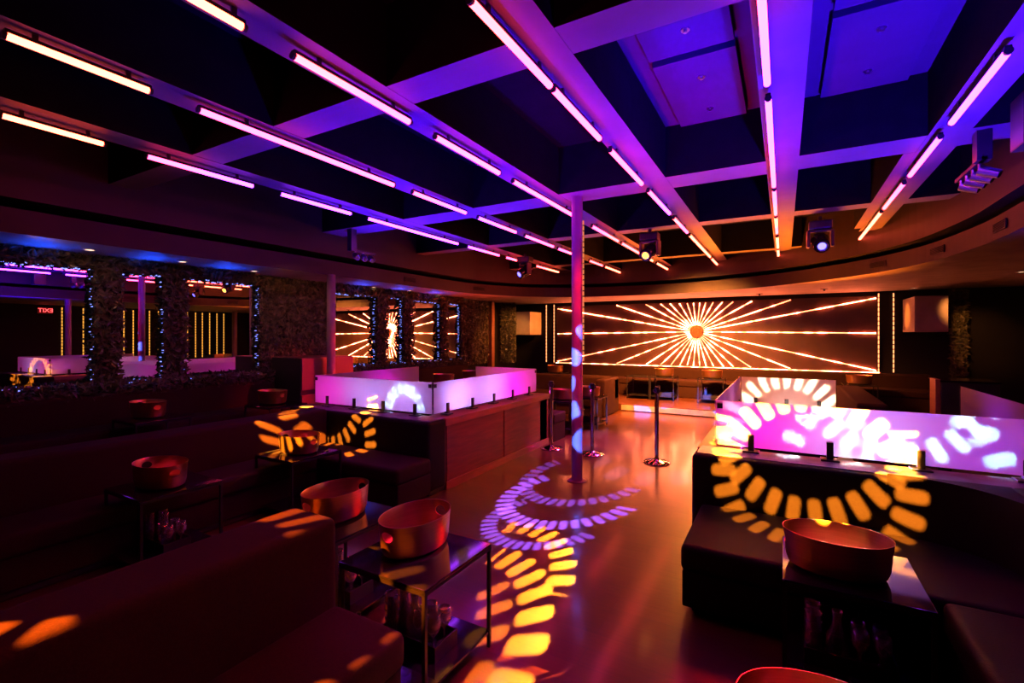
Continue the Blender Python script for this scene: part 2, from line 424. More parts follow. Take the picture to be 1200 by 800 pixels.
amb = emis('amber_rope_light', (1, .30, .10), 2.6)
def rope(x, y, z0, z1, name, label, grp, facing='y', mat=amb):
    t = thing(name, (x, y, z0), label, 'strip light', grp)
    n = int((z1-z0)/.10)
    bm = bmesh.new()
    for i in range(n):
        z = i*(z1-z0)/n
        if facing == 'y': box(bm, -.010, .010, -.020, -.004, z+.008, z+.088)
        else: box(bm, -.020, -.004, -.014, .014, z+.008, z+.088)
    mesh_obj('light_segment', bm, mat, t)
    if facing == 'y': mesh_obj('channel', BX(-.018, .018, -.004, .0, 0, z1-z0), M['blackmetal'], t)
    else: mesh_obj('channel', BX(-.004, .0, -.022, .022, 0, z1-z0), M['blackmetal'], t)
for px, lab in ((640.5, 'outer amber vertical strip light left of the sunburst panel'), (650.5, 'inner amber vertical strip light at the left edge of the sunburst panel'),
                (1029, 'inner amber vertical strip light at the right edge of the sunburst panel'), (1047, 'outer amber vertical strip light right of the sunburst panel')):
    x = ony(px, 390, Y1).x
    rope(x, Y1-(.055 if 'inner' in lab else 0), .86, 2.56, 'strip_light', lab, 'amber strips beside the sunburst')
# right-hand wall strips (seen in the mirrors)
MX = -7.16
amb2 = emis('gold_rope_light', (1, .40, .05), 1.5)
for i, px in enumerate((72.5, 97.5, 145, 156, 175, 185.5, 219.5, 229, 237, 245.5, 254, 262)):
    d = _ray(px, 393); y = (XR-2*MX)*d.y/(-d.x)
    rope(XR, y, .8, 2.55, 'strip_light', 'gold strip light on the right wall, %s from the near end' % ['first','second','third','fourth','fifth','sixth','seventh','eighth','ninth','tenth','eleventh','last'][i], 'gold strips on the right wall', 'x', amb2)
# exit sign on the right wall
ex = thing('exit_sign', (XR, 5.63, 2.42), 'red EXIT sign on the right wall, seen in the mirror', 'exit sign')
mesh_obj('sign_box', BX(-.05, 0, -.17, .17, -.09, .09, bev=.006), M['exitb'], ex)
fc = bpy.data.curves.new('exit_letters', 'FONT'); fc.body = 'EXIT'; fc.size = .17; fc.extrude = .002; fc.align_x = 'CENTER'; fc.align_y = 'CENTER'
fo = bpy.data.objects.new('tmp', fc); COL.objects.link(fo); bpy.context.view_layer.update()
me = bpy.data.meshes.new_from_object(fo.evaluated_get(bpy.context.evaluated_depsgraph_get())); bpy.data.objects.remove(fo)
me.materials.clear(); me.materials.append(M['exitr'])
lo = link(bpy.data.objects.new('lettering', me)); lo.parent = ex; lo.location = (-.054, 0, 0); lo.rotation_euler = (PI/2, 0, -PI/2)

# wall cabinets (cream boxes hung either side)
def wallbox(x0, x1, y0, y1, z0, z1, label):
    t = thing('wall_speaker', ((x0+x1)/2, Y1, z0), label, 'speaker', 'cream wall speakers')
    X0, X1 = -(x1-x0)/2, (x1-x0)/2
    mesh_obj('cabinet', BX(X0, X1, y0-Y1, y1-Y1, 0, z1-z0, bev=.008), M['white'], t)
    mesh_obj('grille', BX(X0+.02, X1-.02, y0-Y1-.008, y0-Y1, .02, z1-z0-.02, bev=.003), M['white'], t)
    bm = bmesh.new(); box(bm, -.04, .04, y1-Y1-.002, 0, (z1-z0)/2-.1, (z1-z0)/2+.1); mesh_obj('bracket', bm, M['blackmetal'], t)
wallbox(-6.75, -6.26, 12.0, 12.74, 1.67, 2.33, 'cream wall speaker high in the corner left of the sunburst panel')
wallbox(2.17, 2.66, 11.7, 12.74, 1.72, 2.40, 'cream wall speaker high on the wall right of the sunburst panel')

# ------------------------------------------------------------------ foliage
def leaf_bm(boxes, dens, size=.045, out=(1, 0, 0), depth=.05):
    bm = bmesh.new()
    for (x0, x1, y0, y1, z0, z1) in boxes:
        vol = max((y1-y0), (x1-x0))*(z1-z0)
        for _ in range(int(dens*vol)+20):
            c = Vector((random.uniform(x0, x1), random.uniform(y0, y1), random.uniform(z0, z1)))
            s = size*random.uniform(.6, 1.4)
            n = (Vector(out)*.9+Vector((random.gauss(0, .6), random.gauss(0, .6), random.gauss(0, .6)))).normalized()
            t = n.orthogonal().normalized(); t.rotate(Matrix.Rotation(random.uniform(0, 6.28), 3, n)); b = n.cross(t)
            p = [c-t*s, c+b*s*.38+n*s*.12, c+t*s, c-b*s*.38+n*s*.12]
            v = [bm.verts.new(q) for q in p]
            bm.faces.new((v[0], v[1], v[2])); bm.faces.new((v[0], v[2], v[3]))
    return bm
def foliage(name, y0, y1, z0, z1, label, x0=XL, thick=.20, dens=2600, grp=None, out=(1, 0, 0), cat='foliage'):
    t = thing(name, (0, 0, 0), label, cat, grp)
    mesh_obj('backing', BX(x0-.0, x0+thick*.5, y0+.03, y1-.03, z0+.02, z1-.02), M['stem'], t)
    mesh_obj('leaves', leaf_bm([(x0+thick*.35, x0+thick, y0, y1, z0, z1)], dens, out=out), M['leaf'], t)
    return t
ZM0, ZM1 = 1.06, 2.43
G1 = 'foliage posts between the mirrors'
foliage('foliage_column', 2.43, 2.71, ZM0, 2.55, 'leafy foliage post between the first and second left mirrors', grp=G1)
foliage('foliage_column', 3.17, 3.45, ZM0, 2.55, 'leafy foliage post between the second and third left mirrors', grp=G1)
foliage('foliage_column', 6.93, 7.23, ZM0, 2.55, 'leafy foliage post between the mirrors nearest the sunburst reflection, nearer one', grp=G1)
foliage('foliage_column', 7.70, 8.00, ZM0, 2.55, 'leafy foliage post between the mirrors nearest the sunburst reflection, farther one', grp=G1)
foliage('foliage_column', 8.98, 9.22, ZM0, 2.55, 'leafy foliage post before the narrow farthest mirror', grp=G1)
foliage('living_wall', 4.48, 5.90, 1.0, 2.58, 'large rectangular living wall of reddish green leaves behind the cabinet', thick=.16, dens=3200)
foliage('living_wall', 9.82, 11.08, .9, 2.58, 'tall dark living wall left of the orange post', thick=.16, dens=2600)
foliage('foliage_garland', .3, 4.48, 2.43, 2.59, 'leafy garland along the top of the three left mirrors', dens=2600, thick=.24)
foliage('foliage_garland', 5.9, 9.80, 2.42, 2.59, 'leafy garland along the top of the mirrors showing the sunburst', dens=2600, thick=.24)
foliage('foliage_garland', .3, 4.60, .93, 1.10, 'leafy hedge ledge along the bottom of the three left mirrors', dens=4200, thick=.36, out=(.6, 0, .8))
foliage('foliage_garland', 5.95, 9.80, .93, 1.08, 'leafy hedge ledge along the bottom of the mirrors showing the sunburst', dens=3600, thick=.30, out=(.6, 0, .8))
# free-standing hedge pieces on the far wall
def hedge(px0, px1, z0, z1, label, y=Y1):
    xa, xb = ony(px0, 390, y).x, ony(px1, 390, y).x
    t = thing('hedge_strip', (0, 0, 0), label, 'foliage', 'hedge strips on the far wall')
    mesh_obj('backing', BX(xa+.03, xb-.03, y-.08, y, z0, z1), M['stem'], t)
    mesh_obj('leaves', leaf_bm([(xa, xb, y-.18, y-.07, z0, z1)], 3200, out=(0, -1, 0), size=.05), M['leaf'], t)
hedge(590, 606, .9, 2.55, 'vertical hedge strip on the far wall left of the cream speaker', 11.95)
hedge(1112, 1131, .85, 2.56, 'vertical hedge strip on the far wall right of the right cream speaker', Y1-.02)
op = ony(575.5, 390, 11.2)
t = thing('corner_post', (op.x, 11.2, 0), 'narrow orange-lit wooden post between living wall and hedge strip', 'post')
mesh_obj('shaft', BX(-.07, .07, -.07, .07, 0, 2.6, bev=.005), M['cap'], t); mesh_obj('foot', BX(-.09, .09, -.09, .09, 0, .08, bev=.005), M['wood'], t)

# ------------------------------------------------------------------ mirrors
def mir(y0, y1, label, z0=ZM0, z1=ZM1):
    t = thing('mirror', (MX, (y0+y1)/2, z0), label, 'mirror', 'wall mirrors in foliage frames')
    h = (y1-y0)/2
    bm = bmesh.new(); v = [bm.verts.new(p) for p in ((0, -h, 0), (0, h, 0), (0, h, z1-z0), (0, -h, z1-z0))]; bm.faces.new(v)
    box(bm, -.02, -.001, -h, h, 0, z1-z0)
    mesh_obj('mirror_pane', bm, M['mirror'], t)
    bm = bmesh.new()
    L = [(-h, z, 0) for z in [i*.03 for i in range(int((z1-z0)/.03))]]
    for yy, z, _ in L:
        for s in (-1, 1):
            if random.random() < .7:
                j = random.uniform(-.022, .022)
                box(bm, .008, .018, s*h+j-.0045, s*h+j+.0045, z, z+random.uniform(.005, .012))
    n = int(2*h/.03)
    for i in range(n):
        y = -h+i*.03
        if random.random() < .75:
            j = random.uniform(-.02, .012); box(bm, .008, .02, y, y+random.uniform(.01, .024), z1-z0+j-.006, z1-z0+j+.006)
        if random.random() < .35:
            j = random.uniform(0, .02); box(bm, .15, .162, y, y+.012, j, j+.01)
    mesh_obj('light_string', bm, M['fairy'], t)['kind'] = 'stuff'
mir(.4, 2.45, 'long first mirror at the left edge, reflecting a red exit sign')
mir(2.69, 3.19, 'second left mirror, reflecting a pole and gold strips')
mir(3.43, 4.49, 'third left mirror, beside the living wall')
mir(5.96, 6.94, 'mirror right of the violet pole, reflecting the left half of the sunburst')
mir(7.22, 7.71, 'narrow mirror reflecting the centre of the sunburst')
mir(7.99, 8.99, 'mirror reflecting the right half of the sunburst')
mir(9.21, 9.80, 'narrow dark mirror farthest along the mirror wall')

# ------------------------------------------------------------------ platforms
PH, SH = .20, .15
struct('floor_platform_left', BX(XL, -5.2, -2.5, 9.9, 0, PH, bev=.01), M['wood'])
stg = struct('floor_stage', BX(XL+.02, XR-1.5, 10.3, Y1-.001, 0.0, SH, bev=.008), M['floor'])
mesh_obj('step_riser', BX(-3.1, 3.9, 10.285, 10.299, .02, .13), M['riser'], stg)

# ------------------------------------------------------------------ sofas
def sofa(name, loc, label, parts, mat='velvet', cat='sofa', grp=None):
    """parts: list of (kind, x0,x1,y0,y1,z0,z1) in world coords minus z of loc"""
    t = thing(name, loc, label, cat, grp)
    for kd, x0, x1, y0, y1, z0, z1 in parts:
        bev = {'seat': .045, 'backrest': .05, 'base': .012, 'armrest': .04, 'piping': .003}.get(kd, .02)
        bev = min(bev, (x1-x0)*.45, (y1-y0)*.45, (z1-z0)*.45)
        o = mesh_obj(kd, BX(x0-loc[0], x1-loc[0], y0-loc[1], y1-loc[1], z0, z1, bev=bev, seg=4), M['dark'] if kd == 'plinth' else M[mat], t)
        shade_auto(o, 50)
    return t
sofa('banquette', (-1.8, .4, 0), 'large dark velvet banquette in the left foreground, low broad back',
     [('plinth', -2.06, -1.42, -1.9, 1.46, 0, .06), ('base', -2.10, -1.385, -2.0, 1.50, .06, .27), ('seat', -1.80, -1.365, -2.0, 1.51, .265, .42), ('backrest', -2.10, -1.785, -2.0, 1.515, .26, .815)])
sofa('banquette', (-4.6, 1.5, 0), 'long dark velvet corner banquette running back along the left tables',
     [('plinth', -4.86, -4.2, -1.9, 3.7, 0, .06), ('base', -4.90, -4.17, -2.0, 3.75, .06, .27), ('seat', -4.61, -4.15, -2.0, 3.27, .265, .42), ('backrest', -4.90, -4.60, -2.0, 3.75, .26, .80),
      ('base', -4.17, -3.07, 3.27, 3.74, .06, .27), ('seat', -4.60, -3.06, 3.25, 3.745, .265, .42)])
sofa('banquette', (-6.8, 2, PH), 'dark banquette along the wall below the left mirrors',
     [('base', -7.18, -6.42, -2.0, 4.6, 0, .27), ('seat', -6.86, -6.40, -2.0, 4.6, .265, .42), ('backrest', -7.18, -6.84, -2.0, 4.6, .26, .77)])
sofa('banquette', (-6.8, 8, PH), 'dark banquette below the mirrors that show the sunburst',
     [('base', -7.18, -6.32, 5.8, 9.8, 0, .27), ('seat', -6.86, -6.30, 5.8, 9.8, .265, .42), ('backrest', -7.18, -6.84, 5.8, 9.8, .26, .74)])
# right booth banquette, with inner rounded corner to the right
t = sofa('banquette', (.4, 3.3, 0), 'dark leather corner banquette against the front of the right glass booth',
     [('plinth', -.48, 1.3, 3.0, 3.7, 0, .06), ('base', -.52, 1.4, 2.93, 3.745, .06, .27), ('seat', -.53, 1.12, 2.92, 3.745, .265, .42),
      ('base', .66, 1.42, -.4, 2.93, .06, .27), ('seat', .64, 1.12, -.4, 2.93, .265, .42), ('backrest', 1.10, 1.42, -.4, 3.745, .26, .80)], mat='leather')
bm = bmesh.new()  # curved inner corner of the back
n = 14; R = .55; c = Vector((1.11-R, 3.74-R)); lo_, hi_ = [], []
for i in range(n+1):
    a = i*PI/2/n
    lo_.append(bm.verts.new((c.x+R*math.cos(a)-.4, c.y+R*math.sin(a)-3.3, .40))); hi_.append(bm.verts.new((c.x+R*math.cos(a)-.4, c.y+R*math.sin(a)-3.3, .79)))
kl = bm.verts.new((1.12-.4, 3.745-3.3, .40)); kh = bm.verts.new((1.12-.4, 3.745-3.3, .79))
for i in range(n):
    bm.faces.new((lo_[i+1], lo_[i], hi_[i], hi_[i+1])); bm.faces.new((hi_[i], kh, hi_[i+1]))
o = mesh_obj('curved_back', bm, M['leather'], t, smooth=False); shade_auto(o, 50)
# stage and far sofas
sofa('banquette', (-2, 12.3, SH), 'long dark banquette on the stage under the sunburst wall',
     [('base', -5.9, 2.6, 12.0, 12.76, 0, .27), ('seat', -5.9, 2.6, 11.98, 12.52, .265, .42), ('backrest', -5.9, 2.6, 12.48, 12.77, .26, .70)])
sofa('sofa', (-4.4, 9.9, 0), 'dark far sofa facing the dance floor left of the stage step',
     [('base', -5.15, -3.3, 9.25, 10.1, 0, .27), ('seat', -5.15, -3.3, 9.2, 9.9, .265, .42), ('backrest', -5.15, -3.12, 9.85, 10.18, .26, .76), ('armrest', -3.30, -3.12, 9.2, 10.18, .0, .76)])
sofa('sofa', (1.0, 8.4, 0), 'dark sofa seen over the right glass booth with an orange-lit back top',
     [('base', .80, 1.62, 7.2, 9.7, 0, .27), ('seat', 1.05, 1.64, 7.2, 9.7, .265, .42), ('backrest', .78, 1.10, 7.2, 9.7, .26, .82)])
def ottoman(x, y, label, w=.46, h=.43, z0=0, mat='velvet'):
    t = thing('ottoman', (x, y, z0), label, 'ottoman', 'square ottomans')
    o = mesh_obj('cushion', BX(-w/2, w/2, -w/2, w/2, h-.16, h, bev=.03, seg=4), M[mat], t); shade_auto(o, 50)
    mesh_obj('base', BX(-w/2+.01, w/2-.01, -w/2+.01, w/2-.01, .0, h-.155, bev=.01), M[mat], t)
ottoman(-3.30, 6.92, 'square ottoman behind the far end of the left glass booth')
ottoman(-3.36, 9.0-.1, 'square ottoman in front of the far sofa by the stage step')
ottoman(-5.0, .95, 'dark square bench block at the left edge behind the long banquette', w=.6, h=.62)

# red cabinet near the pole
t = thing('service_cabinet', (-6.7, 5.15, PH), 'tall dark cabinet with red-lit side and a black band, behind the violet pole', 'cabinet')
mesh_obj('carcass', BX(-.32, .38, -.5, .5, 0, 1.11, bev=.01), M['dark'], t)
mesh_obj('upper_door', BX(.385, .405, -.49, -.01, .62, 1.10, bev=.004), M['cabinet'], t)
mesh_obj('upper_door', BX(.385, .405, .01, .49, .62, 1.10, bev=.004), M['cabinet'], t)
mesh_obj('lower_door', BX(.385, .405, -.49, .49, .04, .545, bev=.004), M['cabinet'], t)
t = thing('side_cabinet', (2.2, 9.0, 0), 'black side cabinet with an orange-lit edge at the far right', 'cabinet')
mesh_obj('carcass', BX(-.3, .3, -.3, .3, 0, 1.0, bev=.01), M['dark'], t)
mesh_obj('end_panel', BX(-.36, -.301, -.3, .0, 0, 1.04, bev=.01), M['cap'], t); mesh_obj('top', BX(-.31, .31, -.31, .31, 1.0, 1.03, bev=.004), M['blackgloss'], t)

# ------------------------------------------------------------------ glass booths
def booth(x0, x1, ya, yb, label, wood_side, gap):
    """hollow box of low walls .30 thick, leather in front, wood on the dance-floor side"""
    H = .735; T = .30; t = thing('booth_partition', ((x0+x1)/2, ya, 0), label, 'booth wall', 'low walls of the glass booths'); ox, oy = (x0+x1)/2, ya
    def B(kd, a, b, c, d, e, f, m, bev=.01, seg=2):
        o = mesh_obj(kd, BX(a-ox, b-ox, c-oy, d-oy, e, f, bev=bev, seg=seg), M[m], t); return o
    o = B('front_upholstery', x0, x1, ya, ya+T, .05, H+.03, 'leather', .045, 4); shade_auto(o, 50)
    B('plinth', x0+.03, x1-.03, ya+.05, yb-.05, 0, .05, 'dark')
    if wood_side > 0: sx0, sx1 = x1-T, x1-.02
    else: sx0, sx1 = x0+.02, x0+T
    B('wood_side', sx0, sx1, ya+T-.02, yb, .05, H-.05, 'wood', .004)
    e0, e1 = (x1-.025, x1-.004) if wood_side > 0 else (x0+.004, x0+.025)
    B('skirting', e0, e1, ya+T+.01, yb, .0, .085, 'cap', .004)
    for yy in (ya+T+.02, yb-.06, (ya+yb)/2+.1): B('stile', e0, e1-.006 if wood_side > 0 else e1, yy, yy+.05, .085, H-.05, 'wood', .003)
    B('capping', (x1-T-.01) if wood_side > 0 else x0-.0, x1 if wood_side > 0 else x0+T+.01, ya+T-.01, yb+.01, H-.05, H+.025, 'cap', .006)
    # the opposite side and the back
    q0, q1 = (x0, x0+T) if wood_side > 0 else (x1-T, x1)
    B('inner_side', q0, q1, ya+T-.02, yb-.45, .05, H+.0, 'leather', .03)
    g0, g1 = gap
    for a, b in ((x0, g0), (g1, x1)):
        if b-a > .05: B('back_wall', a if a > x0 else a+.0, b-.02 if wood_side > 0 and b == x1 else b, yb-T, yb-.002, .05, H-.002, 'leather', .03)
    # upholstered bench inside along the front wall
    B('bench', x0+T, x1-T, ya+T, ya+T+.45, .05, .42, 'leather', .03)
    # grey top plate on the front ledge
    B('ledge_plate', x0+.03, x1-.02, ya+.05, ya+T+.02, H+.028, H+.036, 'ledge', .002)
    return t
booth(-5.33, -3.12, 3.76, 6.62, 'low upholstered booth wall with red wood side, left of the dance floor', 1, (-5.33, -4.38))
booth(-.60, 1.72, 3.76, 6.62, 'low black upholstered booth wall right of the dance floor', -1, (.52, 1.35))

def gpanel(p0, p1, z0, z1, label, nclamp, side=1, hinge0=False, hinge1=False):
    a, b = Vector(p0), Vector(p1); L = (b-a).length; ang = math.atan2(b.y-a.y, b.x-a.x)
    t = thing('glass_screen', (a.x, a.y, z0), label, 'glass panel', 'frosted booth glass panels', ang)
    bm = BX(.004, L-.004, -.005, .005, 0, z1-z0)
    for f in bm.faces: f.normal_update(); f.material_index = 0 if f.normal.y < -.5 else 1
    mesh_obj('frosted_pane', bm, None, t, mats=[M['frost'], M['clear']])
    for i in range(nclamp):
        x = L*(i+.5)/nclamp
        bm = bmesh.new(); box(bm, x-.020, x+.020, -.022, .022, -.022, .095, bev=.003)
        cl_ = mesh_obj('clamp', bm, M['dark'], t)
        mesh_obj('clamp_foot', BX(x-.055, x+.055, -.05, .05, -.034, -.022, bev=.003), M['dark'], cl_)
    for hh, x in ((hinge0, .03), (hinge1, L-.03)):
        if hh: mesh_obj('corner_clip', BX(x-.02, x+.02, -.012, .012, z1-z0-.06, z1-z0-.02, bev=.002), M['dark'], t)
GZ0, GZ1 = .805, 1.145
gy, gyb = 4.02, 6.47
gpanel((-5.17, gy), (-3.275, gy), GZ0, GZ1, 'frosted violet-lit glass panel across the front of the left booth', 4, 1, True, True)
gpanel((-3.27, gy), (-3.27, gyb), GZ0, GZ1, 'frosted pink-lit glass panel on the dance-floor side of the left booth', 5, 1, True, True)
gpanel((-5.175, gy+.01), (-5.175, 6.0), GZ0, GZ1, 'frosted magenta-lit glass panel on the wall side of the left booth', 3, 1)
gpanel((-4.38, gyb+.01), (-3.28, gyb+.01), GZ0, GZ1, 'frosted magenta-lit glass panel at the back of the left booth', 2, 1)
gpanel((-.46, gy), (1.52, gy), GZ0, GZ1, 'frosted glass panel across the front of the right booth, dappled white', 4, 1, True)
gpanel((-.465, gy+.01), (-.465, gyb), GZ0, GZ1, 'frosted glass panel on the dance-floor side of the right booth', 4, 1, False, False)
gpanel((-.455, gyb+.01), (.515, gyb+.01), GZ0, GZ1, 'frosted white-and-cream-lit glass panel at the back of the right booth', 3, 1)
gpanel((1.53, gy+.01), (1.53, 6.35), GZ0, GZ1, 'frosted purple glass panel at the right edge of the right booth', 3, 1)

# ------------------------------------------------------------------ tables, tubs, glassware
def make_tub():
    bm = bmesh.new(); h = .18
    prof = [(.02, .006), (.155, .006), (.178, .02), (.188, .05), (.199, h-.004), (.201, h), (.1985, h), (.1965, h-.004), (.186, .055), (.172, .026), (.15, .014), (.02, .014)]
    lathe(bm, prof, 56, 1.1, .78)
    for ring_i, z in ((0, .006), (len(prof)-1, .014)):
        pass
    # close the floor
    bm.verts.ensure_lookup_table(); n = 56; m = len(prof)
    bm.faces.new([bm.verts[i*m] for i in reversed(range(n))]); bm.faces.new([bm.verts[i*m+m-1] for i in range(n)])
    bmesh.ops.recalc_face_normals(bm, faces=bm.faces)
    me = bpy.data.meshes.new('tub'); bm.to_mesh(me); bm.free()
    o = link(bpy.data.objects.new('tub', me))
    cb = bmesh.new(); vs = cyl(cb, (-.4, 0, .125), (.4, 0, .125), .026, n=24)
    for v in vs: v.co.y *= 1.35
    cm = bpy.data.meshes.new('c'); cb.to_mesh(cm); cb.free(); co = link(bpy.data.objects.new('c', cm))
    md = o.modifiers.new('b', 'BOOLEAN'); md.operation = 'DIFFERENCE'; md.object = co; md.solver = 'EXACT'
    bpy.context.view_layer.update()
    me2 = bpy.data.meshes.new_from_object(o.evaluated_get(bpy.context.evaluated_depsgraph_get()))
    bpy.data.objects.remove(o); bpy.data.objects.remove(co)
    me2.name = 'tub_shell'; me2.materials.clear(); me2.materials.append(M['gold'])
    for p in me2.polygons: p.use_smooth = True
    me2.set_sharp_from_angle(angle=math.radians(35))
    return me2
TUB = make_tub()
def tub(x, y, z, rz, label):
    o = link(bpy.data.objects.new('wine_tub', TUB)); o.location = (x, y, z-.004); o.rotation_euler = (0, 0, rz)
    tag(o, label, 'drinks tub', 'oval brass wine tubs'); return o
W2 = .27
tp = thing('side_table', (0, 0, 0), 'x', 'table', 'black side tables')
def tparts(t):
    bm = bmesh.new(); box(bm, -W2, W2, -W2, W2, .532, .544, bev=.002); mesh_obj('tabletop', bm, M['blackgloss'], t)
    bm = bmesh.new()
    for z in (.520,):
        for s in (-1, 1):
            box(bm, -W2, W2, s*W2-.009*s-.009, s*W2-.009*s+.009, z-.006, z+.012); box(bm, s*W2-.009*s-.009, s*W2-.009*s+.009, -W2, W2, z-.0055, z+.0115)
    mesh_obj('top_frame', bm, M['blackmetal'], t)
    for sx in (-1, 1):
        for sy in (-1, 1): mesh_obj('leg', BX(sx*(W2-.009)-.009, sx*(W2-.009)+.009, sy*(W2-.009)-.009, sy*(W2-.009)+.009, 0, .515, bev=.001), M['blackmetal'], t)
    mesh_obj('lower_shelf', BX(-W2+.004, W2-.004, -W2+.004, W2-.004, .075, .087, bev=.001), M['blackgloss'], t)
tparts(tp)
# tumbler
bm = bmesh.new(); lathe(bm, [(.024, 0), (.0255, .004), (.034, .10), (.036, .105), (.034, .105), (.032, .10), (.0235, .008), (.001, .007)], 20, wob=lambda a: 1+.035*math.cos(10*a))
TUMB = bpy.data.meshes.new('tumbler'); bm.normal_update(); bm.to_mesh(TUMB); bm.free(); TUMB.materials.append(M['cup'])
for p in TUMB.polygons: p.use_smooth = True
bm = bmesh.new(); lathe(bm, [(.001, 0), (.040, .0), (.047, .02), (.046, .10), (.022, .15), (.018, .19), (.024, .225), (.022, .225), (.016, .19), (.020, .15), (.043, .10), (.044, .02), (.001, .006)], 24)
CARA = bpy.data.meshes.new('carafe'); bm.normal_update(); bm.to_mesh(CARA); bm.free(); CARA.materials.append(M['cup'])
for p in CARA.polygons: p.use_smooth = True
bm = bmesh.new(); lathe(bm, [(.001, 0), (.034, 0), (.034, .003), (.005, .008), (.004, .075), (.015, .09), (.034, .12), (.036, .15), (.030, .185), (.028, .185), (.033, .15), (.031, .122), (.012, .094), (.001, .088)], 20)
STEM = bpy.data.meshes.new('wine_glass'); bm.normal_update(); bm.to_mesh(STEM); bm.free(); STEM.materials.append(M['cup'])
for p in STEM.polygons: p.use_smooth = True
bm = bmesh.new(); lathe(bm, [(.001, 0), (.026, 0), (.027, .01), (.027, .09), (.011, .125), (.011, .16), (.013, .165), (.001, .165)], 20)
BOT = bpy.data.meshes.new('bottle'); bm.normal_update(); bm.to_mesh(BOT); bm.free(); BOT.materials.append(M['dark'])
for p in BOT.polygons: p.use_smooth = True
def inst(name, me, x, y, z, label, cat, grp):
    o = link(bpy.data.objects.new(name, me)); o.location = (x, y, z); tag(o, label, cat, grp); return o
CB = None
def caddy(x, y, z, label, w=.36, d=.18):
    t = thing('glass_caddy', (x, y, z), label, 'caddy', 'black glass caddies')
    bm = bmesh.new(); box(bm, -w/2, w/2, -d/2, d/2, 0, .008)
    mesh_obj('tray_floor', bm, M['dark'], t)
    bm = bmesh.new()
    for s in (-1, 1):
        box(bm, -w/2, w/2, s*(d/2-.004)-.004, s*(d/2-.004)+.004, .006, .075); box(bm, s*(w/2-.004)-.004, s*(w/2-.004)+.004, -d/2+.008, d/2-.008, .006, .075)
    mesh_obj('tray_rim', bm, M['dark'], t)
def service(x, y, z0, desc, rows=2, detail=True, flip=1, dx=0, dy=0):
    zs = z0+.087
    caddy(x+dx, y+dy, zs, 'black tray of glasses under '+desc)
    zs += .008
    for j, (ox, oy) in enumerate(((-.14, .045), (-.14, -.045))[:rows]):
        for i in range(4):
            inst('tumbler', TUMB, x+dx+ox*flip, y+dy+oy, zs+i*.040, 'ribbed tumbler, %s in the %s stack under %s' % (('bottom', 'second', 'third', 'top')[i], ('far', 'near')[j], desc), 'tumbler', 'stacked tumblers under '+desc)
    if detail:
        inst('carafe', CARA, x+dx-.04*flip, y+dy+.02, zs, 'clear carafe beside the tumbler stacks under '+desc, 'carafe', 'clear carafes')
        for i, (ox, oy) in enumerate(((.045, .045), (.045, -.04), (.13, .045), (.13, -.04))):
            inst('wine_glass', STEM, x+dx+ox*flip, y+dy+oy, zs, '%s stemmed glass in the tray under %s' % (('inner far', 'inner near', 'outer far', 'outer near')[i], desc), 'glass', 'stemmed glasses under '+desc)
tabs = [
 (-1.62, 1.875, 0, 0, 'the nearest left table', PI/2, (-.06, .05), 'oval brass tub on the nearest left side table', 1, 2),
 (-2.36, 2.02, 0, 0, 'the table behind the nearest left one', PI/2, (-.02, -.02), 'oval brass tub on the second table, behind the foreground banquette', 1, 2),
 (-4.0, 2.93, 0, 0, 'the table by the corner banquette', 0, (0, 0), 'brass tub struck by orange light in front of the corner banquette', 0, 2),
 (-4.0, 1.80, 0, 0, 'the table midway along the long banquette', 0, (0, -.03), 'brass tub in the dark midway along the long left banquette', 1, 2),
 (.265, 2.76, 0, 0, 'the right-hand table with the orange-struck tub', 0, (-.05, -.05), 'large brass tub struck by orange light on the right side table', 1, 2),
 (.16, 1.42, 0, 0, 'the table at the bottom right edge', 0, (-.05, -.02), 'brass tub cut off by the bottom edge on the right', 0, 0),
 (-5.85, 3.94, PH, 0, 'the platform table beside the cabinet', 0, (-.08, 0), 'small brass tub on the platform table beside the tall cabinet', 0, 0),
 (-6.05, 2.60, PH, 0, 'the platform table below the left mirrors', 0, (-.10, 0), 'small brass tub on the platform table below the left mirrors', 0, 0),
 (-5.6, 7.2, PH, 0, 'the nearer table behind the left booth', 0, (0, 0), 'brass tub behind the left booth, nearer of two', 0, 0),
 (-5.6, 8.15, PH, 0, 'the farther table behind the left booth', 0, (0, 0), 'brass tub behind the left booth, farther of two', 0, 0),
 (-3.1, 8.25, 0, 0, 'the table beyond the steel pole', 0, (0, 0), 'brass tub on the table right of the steel pole, before the far sofa', 1, 1),
 (-3.32, 7.6, 0, 0, 'the table behind the row of stanchions', 0, (0, 0), 'brass tub just left of the steel pole behind the stanchions', 1, 1),
 (-3.0, 11.55, SH, 0, 'the left stage table', 0, (.42, 0), None, 0, 0),
 (-2.45, 11.55, SH, 0, 'the second stage table', 0, (0, 0), 'brass tub on the stage under the left rays of the sunburst', 1, 1),
 (-1.4, 11.55, SH, 0, 'the third stage table', 0, (0, 0), 'brass tub on the stage under the centre of the sunburst', 1, 1),
 (1.30, 11.60, SH, 0, 'the right stage table', 0, (0, 0), 'brass tub on the stage under the right rays of the sunburst', 0, 0),
 (-5.2, 11.4, SH, 0, 'the far left stage table', 0, (0, 0), 'brass tub on the far left stage table below the left strips', 0, 0),
]
seat_lab = []
for i, (x, y, z0, rz, desc, trz, (tx, ty), tl, sv, rows) in enumerate(tabs):
    lab = desc.replace('the ', 'square black metal-framed table, ', 1)
    if i == 0: tp.location = (x, y, z0); tp['label'] = lab
    else: dup(tp, (x, y, z0), 0, lab)
    if tl: tub(x+tx, y+ty, z0+.544, trz, tl)
    if sv and rows == 2: service(x, y, z0, desc, 2, True, 1 if x < 0 else 1)
    elif sv: service(x, y, z0, desc, 1, False)
